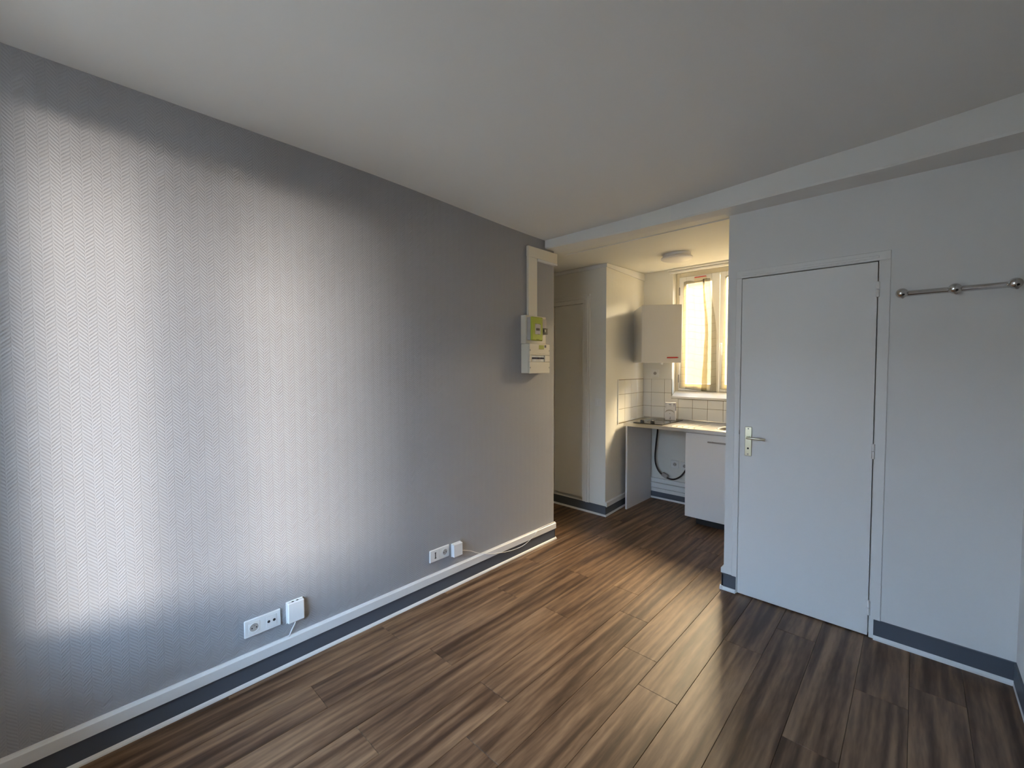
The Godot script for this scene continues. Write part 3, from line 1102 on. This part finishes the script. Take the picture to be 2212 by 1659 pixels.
func build_sockets() -> void:
	# near double plate: power and telephone
	var S := thing("wall_socket")
	S.transform = plate_xf("left", Vector3(0, 0.2635, -0.6335))
	tag(S, "white double wall plate with round socket and two-hole outlet, nearest the camera", "socket")
	box_part("plate", Vector3(-0.0785, -0.041, 0), Vector3(0.0785, 0.041, 0.009), 0.003, M.socket_white, S)
	box_part("insert", Vector3(-0.062, -0.025, 0.008), Vector3(-0.014, 0.025, 0.0104), 0.001, M.socket_white, S)
	french_socket(S, Vector3(-0.038, 0, 0.0104), 0.0195, M.socket_white)
	box_part("insert", Vector3(0.012, -0.025, 0.008), Vector3(0.060, 0.025, 0.0104), 0.001, M.socket_white, S)
	for x in [0.024, 0.048]:
		var st := mb()
		lathe(st, [Vector2(0.0062, 0), Vector2(0.0062, 0.0008), Vector2(0, 0.0008)], Transform3D(Basis(Vector3.RIGHT, Vector3.BACK, Vector3.DOWN), Vector3(x, 0, 0.0104)), 16)
		obj("hole", st, M.dark_hole, S)

	# telephone box beside it, open sockets in its top
	var B := thing("phone_box")
	B.transform = plate_xf("left", Vector3(0, 0.213, -0.7775))
	tag(B, "tall white phone box with two square ports on top, nearest the camera", "junction box")
	var st := mb()
	bx(st, Vector3(-0.040, 0.0, 0), Vector3(0.040, 0.108, 0.004), 0.001)
	bx(st, Vector3(-0.038, 0.004, 0.004), Vector3(0.040, 0.106, 0.026), 0.004)
	obj("housing", st, M.gloss_white, B)
	for x in [-0.012, 0.010]:
		box_part("port", Vector3(x - 0.005, 0.1053, 0.010), Vector3(x + 0.005, 0.1064, 0.019), 0.0, M.dark_hole, B)
	st = mb()
	tube(st, [Vector3(0.002, 0.006, 0.012), Vector3(-0.005, -0.012, 0.013), Vector3(-0.018, -0.032, 0.014), Vector3(-0.028, -0.052, 0.015), Vector3(-0.031, -0.063, 0.012)], 0.0028, 8)
	obj("cable", st, M.cable_white, B)

	# far double plate: telephone T slot and power
	S = thing("wall_socket")
	S.transform = plate_xf("left", Vector3(0, 0.266, -1.6725))
	tag(S, "white double wall plate with a T-shaped slot and a round socket, farther along the wall", "socket")
	box_part("plate", Vector3(-0.079, -0.040, 0), Vector3(0.079, 0.040, 0.010), 0.004, M.socket_white, S)
	box_part("divider", Vector3(-0.006, -0.038, 0.0095), Vector3(-0.003, 0.038, 0.011), 0.0005, M.socket_white, S)
	st = mb()
	bx(st, Vector3(-0.0375, -0.020, 0.0095), Vector3(-0.0315, 0.020, 0.0108))
	bx(st, Vector3(-0.0405, -0.020, 0.0095), Vector3(-0.0285, -0.015, 0.0108))
	bx(st, Vector3(-0.0395, 0.015, 0.0095), Vector3(-0.0295, 0.020, 0.0108))
	obj("slot", st, M.dark_hole, S)
	french_socket(S, Vector3(0.042, 0, 0.0104), 0.0195, M.socket_white)

	B = thing("phone_box")
	B.transform = plate_xf("left", Vector3(0, 0.209, -1.812))
	tag(B, "small white phone box beside the T-slot plate, farther along the wall", "junction box")
	st = mb()
	bx(st, Vector3(-0.040, 0.0, 0), Vector3(0.038, 0.090, 0.008), 0.002)
	bx(st, Vector3(-0.039, 0.002, 0.008), Vector3(0.037, 0.088, 0.032), 0.003)
	obj("housing", st, M.gloss_white, B)

	# its loose cable, over the duct and down in front of the grey strip
	st = mb()
	tube(st, [Vector3(0.018, 0.238, -1.846), Vector3(0.014, 0.205, -1.93), Vector3(0.013, 0.170, -1.995), Vector3(0.019, 0.153, -2.035), Vector3(0.026, 0.131, -2.105), Vector3(0.026, 0.107, -2.196), Vector3(0.025, 0.083, -2.329), Vector3(0.025, 0.078, -2.458), Vector3(0.025, 0.099, -2.548), Vector3(0.024, 0.136, -2.632), Vector3(0.015, 0.154, -2.69), Vector3(0.012, 0.1535, -2.83), Vector3(0.012, 0.153, -2.895)], 0.0024, 8)
	tag(obj("phone_cable", st, M.cable_white), "thin white cable looping loosely over the baseboard duct near the wall's end", "cable")


func build_coat_rail() -> void:
	var R := thing("coat_rail", Vector3(2.36, 1.852, Z_BACK))
	tag(R, "chrome coat rail with three round knobs on the white wall", "coat rack")
	var st := mb()
	var prof := PackedVector2Array()
	for k in 9:
		var a := -PI / 2 + PI * k / 8.0
		prof.append(Vector2(0.006 + 0.012 * cos(a), 0.014 * sin(a)))
	prof.append(Vector2(0.0, 0.014))
	prof.append(Vector2(0.0, -0.014))
	prism(st, prof, func(p: Vector2, h: float) -> Vector3: return Vector3(h, p.y, p.x), -0.185, 0.205)
	obj("rail", st, M.chrome, R)
	var xs := [-0.182, 0.006, 0.196]
	for x in xs:
		var k := mb()
		var prof2 := [Vector2(0.012, 0.0), Vector2(0.011, 0.014)]
		for i in 15:
			var a := -1.05 + (PI / 2 + 1.05) * i / 14.0
			prof2.append(Vector2(0.0245 * cos(a), 0.038 + 0.0235 * sin(a)))
		lathe(k, prof2, Transform3D(Basis(Vector3.RIGHT, Vector3.BACK, Vector3.DOWN), Vector3(x, 0, 0)), 28)
		var K := obj("knob", k, M.chrome, R)
		# the peg under each knob and the slot beside it
		k = mb()
		tube(k, [Vector3(x + 0.002, -0.016, 0.040), Vector3(x + 0.003, -0.022, 0.050), Vector3(x + 0.004, -0.024, 0.058)], 0.006, 10)
		obj("peg", k, M.brushed_bar, K)
		k = mb()
		lathe(k, [Vector2(0.0055, 0), Vector2(0.0045, 0.0018), Vector2(0, 0.0018)], Transform3D(Basis(Vector3.RIGHT, Vector3(0, -0.45, 0.89), Vector3(0, -0.89, -0.45)), Vector3(x + 0.006, -0.010, 0.0585)), 14)
		obj("screw_hole", k, M.dark_hole, K)


# ---------------------------------------------------------------- kitchenette
func build_kitchen() -> void:
	# round ceiling lamp, switched off
	var cy := kitchen_ceiling_y(-3.86)
	var L := thing("ceiling_lamp", Vector3(0.645, cy, -3.86))
	tag(L, "round white dome lamp, unlit, on the kitchenette ceiling", "lamp")
	var st := mb()
	lathe(st, [Vector2(0, 0.006), Vector2(0.118, 0.006), Vector2(0.120, -0.016), Vector2(0.118, -0.030), Vector2(0.100, -0.034)], Transform3D.IDENTITY, 40)
	obj("base", st, M.lamp_white, L)
	st = mb()
	var prof := [Vector2(0.112, -0.026), Vector2(0.132, -0.034), Vector2(0.136, -0.042)]
	for k in range(1, 9):
		var a := k / 8.0 * PI / 2
		prof.append(Vector2(0.136 * cos(a), -0.042 - 0.026 * sin(a)))
	lathe(st, prof, Transform3D.IDENTITY, 40)
	obj("shade", st, M.lamp_white, L)

	# wall cabinet hung across the corner
	var C := thing("wall_cabinet", Vector3(0.267, 1.522, -3.954))
	var side := Vector3(-0.602, 0, -0.799)
	var right := Vector3(0.799, 0, -0.602)
	C.basis = Basis(right, Vector3.UP, -side)
	tag(C, "white box-shaped cabinet with a red bar, hung across the kitchen corner", "cabinet")
	box_part("body", Vector3(0.0, 0.004, -0.463), Vector3(0.378, 0.566, -0.022), 0.003, M.wall_cabinet_white, C)
	var d := box_part("door", Vector3(-0.001, 0.0, -0.018), Vector3(0.380, 0.568, 0.0), 0.003, M.wall_cabinet_white, C)
	var h := mb()
	bx(h, Vector3(0.240, 0.044, 0.0), Vector3(0.343, 0.056, 0.010), 0.003)
	obj("red_bar", h, M.red_bar, d)
	box_part("bar_end", Vector3(0.343, 0.045, 0.0), Vector3(0.352, 0.055, 0.008), 0.002, M.clamp_grey, d)
	st = mb()
	lathe(st, [Vector2(0, -0.020), Vector2(0.016, -0.018), Vector2(0.020, -0.008), Vector2(0.020, 0.006)], Transform3D(Basis.IDENTITY, Vector3(0.20, 0, -0.06)), 18)
	obj("drain_cap", st, M.gloss_white, C)

	# socket under the cabinet
	kitchen_socket(Vector3(0.112, 1.410, Z_KIT), 0.043, "cream square wall socket between the wall cabinet and the tiles")
	# switch on the closet corner
	var W := thing("light_switch", Vector3(-0.055, 1.128, -3.685))
	tag(W, "off-white square light switch on the front of the closet corner", "switch")
	box_part("plate", Vector3(-0.038, -0.038, 0), Vector3(0.038, 0.038, 0.008), 0.003, M.socket_white, W)
	box_part("rocker", Vector3(-0.022, -0.022, 0.007), Vector3(-0.0008, 0.022, 0.011), 0.002, M.socket_white, W)
	box_part("rocker", Vector3(0.0008, -0.022, 0.007), Vector3(0.022, 0.022, 0.011), 0.002, M.socket_white, W)

	# end panel that carries the worktop
	st = mb()
	bx(st, Vector3(0.066, 0.0, -4.575), Vector3(0.084, 0.876, -4.018), 0.001)
	tag(obj("side_panel", st, M.cabinet_white), "upright white end panel carrying the left end of the worktop", "panel")

	worktop()

	# hob
	var H := thing("hob", Vector3(0.295, 0.909, -4.29))
	tag(H, "black glass two-ring hob let into the steel worktop", "hob")
	box_part("glass", Vector3(-0.155, 0.0, -0.255), Vector3(0.155, 0.007, 0.255), 0.002, M.hob_glass, H)
	for x in [-0.075, 0.035]:
		st = mb()
		lathe(st, [Vector2(0.021, 0.0), Vector2(0.020, 0.022), Vector2(0.018, 0.025), Vector2(0, 0.025)], Transform3D(Basis.IDENTITY, Vector3(x, 0.007, 0.215)), 24)
		bx(st, Vector3(x - 0.004, 0.030, 0.195), Vector3(x + 0.004, 0.036, 0.235), 0.001)
		obj("knob", st, M.black_plastic, H)
	for z in [-0.13, 0.07]:
		st = mb()
		lathe(st, [Vector2(0.082, 0.0), Vector2(0.082, 0.0006), Vector2(0.079, 0.0006), Vector2(0.079, 0.0)], Transform3D(Basis.IDENTITY, Vector3(0, 0.007, z)), 36)
		obj("ring_mark", st, M.screen_dark, H)

	# boxed lamp standing on the hob
	var P := thing("lamp_package", Vector3(0.352, 0.917, -4.445))
	P.rotation.y = 0.16
	tag(P, "white boxed lamp with its round picture, standing on the hob", "box")
	box_part("carton", Vector3(-0.052, 0.0, -0.030), Vector3(0.052, 0.186, 0.0), 0.001, M.card_white, P)
	box_part("side_print", Vector3(0.0515, 0.10, -0.029), Vector3(0.0530, 0.184, -0.001), 0.0, M.card_print, P)
	st = mb()
	var el := Transform3D(Basis(Vector3(1, 0, 0), Vector3(0, 0, 1), Vector3(0, -0.68, 0)), Vector3(-0.006, 0.080, 0.0))
	lathe(st, [Vector2(0.046, -0.0005), Vector2(0.046, 0.0008), Vector2(0, 0.0008)], el, 32)
	obj("printed_shade", st, M.card_grey, P)
	st = mb()
	lathe(st, [Vector2(0.044, -0.0005), Vector2(0.044, 0.0014), Vector2(0, 0.0014)], Transform3D(Basis(Vector3(1, 0, 0), Vector3(0, 0, 1), Vector3(0, -0.55, 0)), Vector3(-0.006, 0.073, 0.0)), 32)
	obj("printed_dome", st, M.card_white, P)
	st = mb()
	lathe(st, [Vector2(0.005, -0.0005), Vector2(0.005, 0.002), Vector2(0, 0.002)], Transform3D(Basis(Vector3.RIGHT, Vector3.BACK, Vector3.DOWN), Vector3(-0.004, 0.070, 0.0)), 12)
	obj("printed_mark", st, M.card_grey, P)
	for s in [[-0.014, 0.010, 0.163, 0.169], [0.034, 0.044, 0.170, 0.178], [0.034, 0.044, 0.158, 0.166], [0.035, 0.042, 0.145, 0.150], [-0.048, -0.042, 0.168, 0.175], [-0.047, -0.045, 0.130, 0.165], [-0.010, 0.012, 0.150, 0.152], [-0.008, 0.006, 0.010, 0.014], [-0.001, 0.003, 0.010, 0.036]]:
		box_part("printed_mark", Vector3(s[0], s[2], -0.0005), Vector3(s[1], s[3], 0.0006), 0.0, M.card_print, P)

	# base cabinet under the sink
	var B := thing("base_cabinet", Vector3(0.99, 0.0, -4.02))
	tag(B, "white base cabinet with a steel bar handle under the sink", "cabinet")
	var o := -B.position
	st = mb()
	bx(st, o + Vector3(0.686, 0.085, -4.56), o + Vector3(0.704, 0.874, -4.041), 0.001)
	bx(st, o + Vector3(1.282, 0.085, -4.56), o + Vector3(1.300, 0.874, -4.041), 0.001)
	bx(st, o + Vector3(0.704, 0.085, -4.56), o + Vector3(1.282, 0.103, -4.041), 0.001)
	bx(st, o + Vector3(0.704, 0.103, -4.56), o + Vector3(1.282, 0.60, -4.552))
	obj("body", st, M.cabinet_white, B)
	var door := box_part("door", o + Vector3(0.682, 0.078, -4.038), o + Vector3(1.302, 0.868, -4.020), 0.002, M.cabinet_white, B)
	st = mb()
	bx(st, o + Vector3(0.888, 0.796, -4.000), o + Vector3(1.150, 0.808, -3.990), 0.003)
	for x in [0.925, 1.113]:
		bx(st, o + Vector3(x - 0.005, 0.798, -4.020), o + Vector3(x + 0.005, 0.806, -3.998))
	obj("handle", st, M.brushed_bar, door)
	box_part("plinth", o + Vector3(0.76, 0.0, -4.40), o + Vector3(1.29, 0.085, -4.10), 0.0, M.plinth_black, B)

	kitchen_socket(Vector3(0.348, 0.418, Z_KIT), 0.043, "white square socket low on the wall under the worktop, left of the pair")
	kitchen_socket(Vector3(0.455, 0.413, Z_KIT), 0.043, "white square socket half hidden behind the base cabinet")

	# supply hose with its coupling
	var G := thing("supply_cable", Vector3(0.25, 0.3, -4.54))
	tag(G, "thick black hob cable hanging in a loop under the worktop", "cable")
	o = -G.position
	st = mb()
	tube(st, [o + Vector3(0.185, 0.870, -4.50), o + Vector3(0.172, 0.783, -4.54), o + Vector3(0.155, 0.62, -4.54), o + Vector3(0.146, 0.458, -4.54), o + Vector3(0.173, 0.353, -4.54), o + Vector3(0.243, 0.284, -4.54), o + Vector3(0.345, 0.261, -4.54), o + Vector3(0.427, 0.304, -4.55), o + Vector3(0.476, 0.384, -4.575), o + Vector3(0.468, 0.413, -4.594)], 0.0085, 10)
	obj("sheath", st, M.hose_black, G)
	st = mb()
	var cx := Transform3D(Basis(Vector3(0, 0, 1), -0.46), o + Vector3(0.262, 0.292, -4.535))
	bx(st, Vector3(-0.032, -0.022, -0.016), Vector3(0.032, 0.022, 0.016), 0.004, cx)
	obj("coupling", st, M.clamp_grey, G)


func kitchen_socket(at: Vector3, half: float, label: String) -> void:
	var S := thing("wall_socket", at)
	tag(S, label, "socket")
	box_part("plate", Vector3(-half, -half, 0), Vector3(half, half, 0.009), 0.003, M.socket_white, S)
	box_part("insert", Vector3(-0.027, -0.027, 0.008), Vector3(0.027, 0.027, 0.0104), 0.001, M.socket_white, S)
	french_socket(S, Vector3(0, 0, 0.0104), 0.0195, M.socket_white)


func worktop() -> void:
	# pressed steel top: slanting left end against the closet corner, a hole for the sink bowl, drainer ribs
	var T := thing("worktop", Vector3(0.7, 0.876, -4.29))
	tag(T, "stainless steel worktop with ribbed drainer and sink bowl", "worktop")
	var o := -T.position
	var yt := 0.908
	var yb := 0.876
	var zf := -3.990
	var zb := -4.592
	var sink := PackedVector2Array()
	var sc := Vector2(1.11, -4.25)
	for k in 40:
		var a := TAU * k / 40.0
		var c := cos(a)
		var s := sin(a)
		sink.append(sc + Vector2(signf(c) * pow(absf(c), 0.75) * 0.19, signf(s) * pow(absf(s), 0.75) * 0.185))
	var outer := PackedVector2Array([Vector2(0.062, zf), Vector2(1.336, zf), Vector2(1.336, zb), Vector2(-0.018, zb)])
	# top face as a ring of quads between the outline and the bowl, done by cutting the outline in two halves
	var st := mb()
	var mid_z := sc.y
	var upper := PackedVector2Array()
	var lower := PackedVector2Array()
	var halves := []
	for sgn in [1.0, -1.0]:
		var poly := PackedVector2Array()
		var xl := lerpf(0.062, -0.018, (mid_z - zf) / (zb - zf))
		poly.append(Vector2(xl, mid_z))
		if sgn > 0.0:
			poly.append(outer[0])
			poly.append(outer[1])
		else:
			poly.append(outer[3])
			poly.append(outer[2])
		poly.append(Vector2(1.336, mid_z))
		for k in 21:
			var idx := k if sgn > 0.0 else (40 - k) % 40
			poly.append(sink[idx])
		halves.append(poly)
	for poly in halves:
		var idx := Geometry2D.triangulate_polygon(poly)
		for k in range(0, idx.size(), 3):
			var a: Vector2 = poly[idx[k]]
			var b: Vector2 = poly[idx[k + 1]]
			var c: Vector2 = poly[idx[k + 2]]
			tri(st, o + Vector3(a.x, yt, a.y), o + Vector3(b.x, yt, b.y), o + Vector3(c.x, yt, c.y), Vector3.UP)
	# folded edges
	for k in 4:
		var p := outer[k]
		var q := outer[(k + 1) % 4]
		var n2 := Vector2((q - p).y, -(q - p).x)
		var out := Vector3(n2.x, 0, n2.y)
		if out.dot(Vector3((p + q).x / 2.0 - 0.66, 0, (p + q).y / 2.0 + 4.29)) < 0:
			out = -out
		var e := out.normalized() * 0.003
		quad(st, o + Vector3(p.x, yt, p.y), o + Vector3(q.x, yt, q.y), o + Vector3(q.x, yt - 0.003, q.y) + e, o + Vector3(p.x, yt - 0.003, p.y) + e, out + Vector3.UP)
		quad(st, o + Vector3(p.x, yt - 0.003, p.y) + e, o + Vector3(q.x, yt - 0.003, q.y) + e, o + Vector3(q.x, yb, q.y) + e, o + Vector3(p.x, yb, p.y) + e, out)
	quad(st, o + Vector3(outer[0].x, yb, zf), o + Vector3(outer[1].x, yb, zf), o + Vector3(outer[2].x, yb, zb), o + Vector3(outer[3].x, yb, zb), Vector3.DOWN)
	obj("top", st, M.steel, T)
	# bowl with a rolled rim
	st = mb()
	st.set_smooth_group(0)
	var rings := [[1.10, 0.0], [1.06, 0.003], [1.0, 0.0], [0.96, -0.012], [0.93, -0.10], [0.84, -0.135], [0.10, -0.14]]
	for r in rings.size() - 1:
		for k in 40:
			var k2 := (k + 1) % 40
			var q := []
			for w in [[r, k], [r, k2], [r + 1, k2], [r + 1, k]]:
				var f: float = rings[w[0]][0]
				var p2 := sc + (sink[w[1]] - sc) * f
				q.append(o + Vector3(p2.x, yt + 0.0005 + rings[w[0]][1], p2.y))
			quad(st, q[0], q[1], q[2], q[3], Vector3.UP + Vector3(sc.x - sink[k].x, 0, sc.y - sink[k].y) * (0.0 if r < 2 else 4.0))
	obj("sink_bowl", st, M.steel, T)
	st = mb()
	lathe(st, [Vector2(0.034, 0), Vector2(0.030, 0.003), Vector2(0, 0.002)], Transform3D(Basis.IDENTITY, o + Vector3(sc.x, yt - 0.139, sc.y)), 20)
	obj("drain", st, M.brushed_bar, T)
	for k in 5:
		st = mb()
		var x := 0.52 + k * 0.055
		bx(st, o + Vector3(x, yt - 0.002, -4.50), o + Vector3(x + 0.016, yt + 0.003, -4.06), 0.0028)
		obj("drainer_rib", st, M.steel, T)
	# upstand at the back
	box_part("upstand", o + Vector3(-0.016, yt - 0.002, zb), o + Vector3(1.336, yt + 0.012, zb + 0.010), 0.003, M.steel, T)
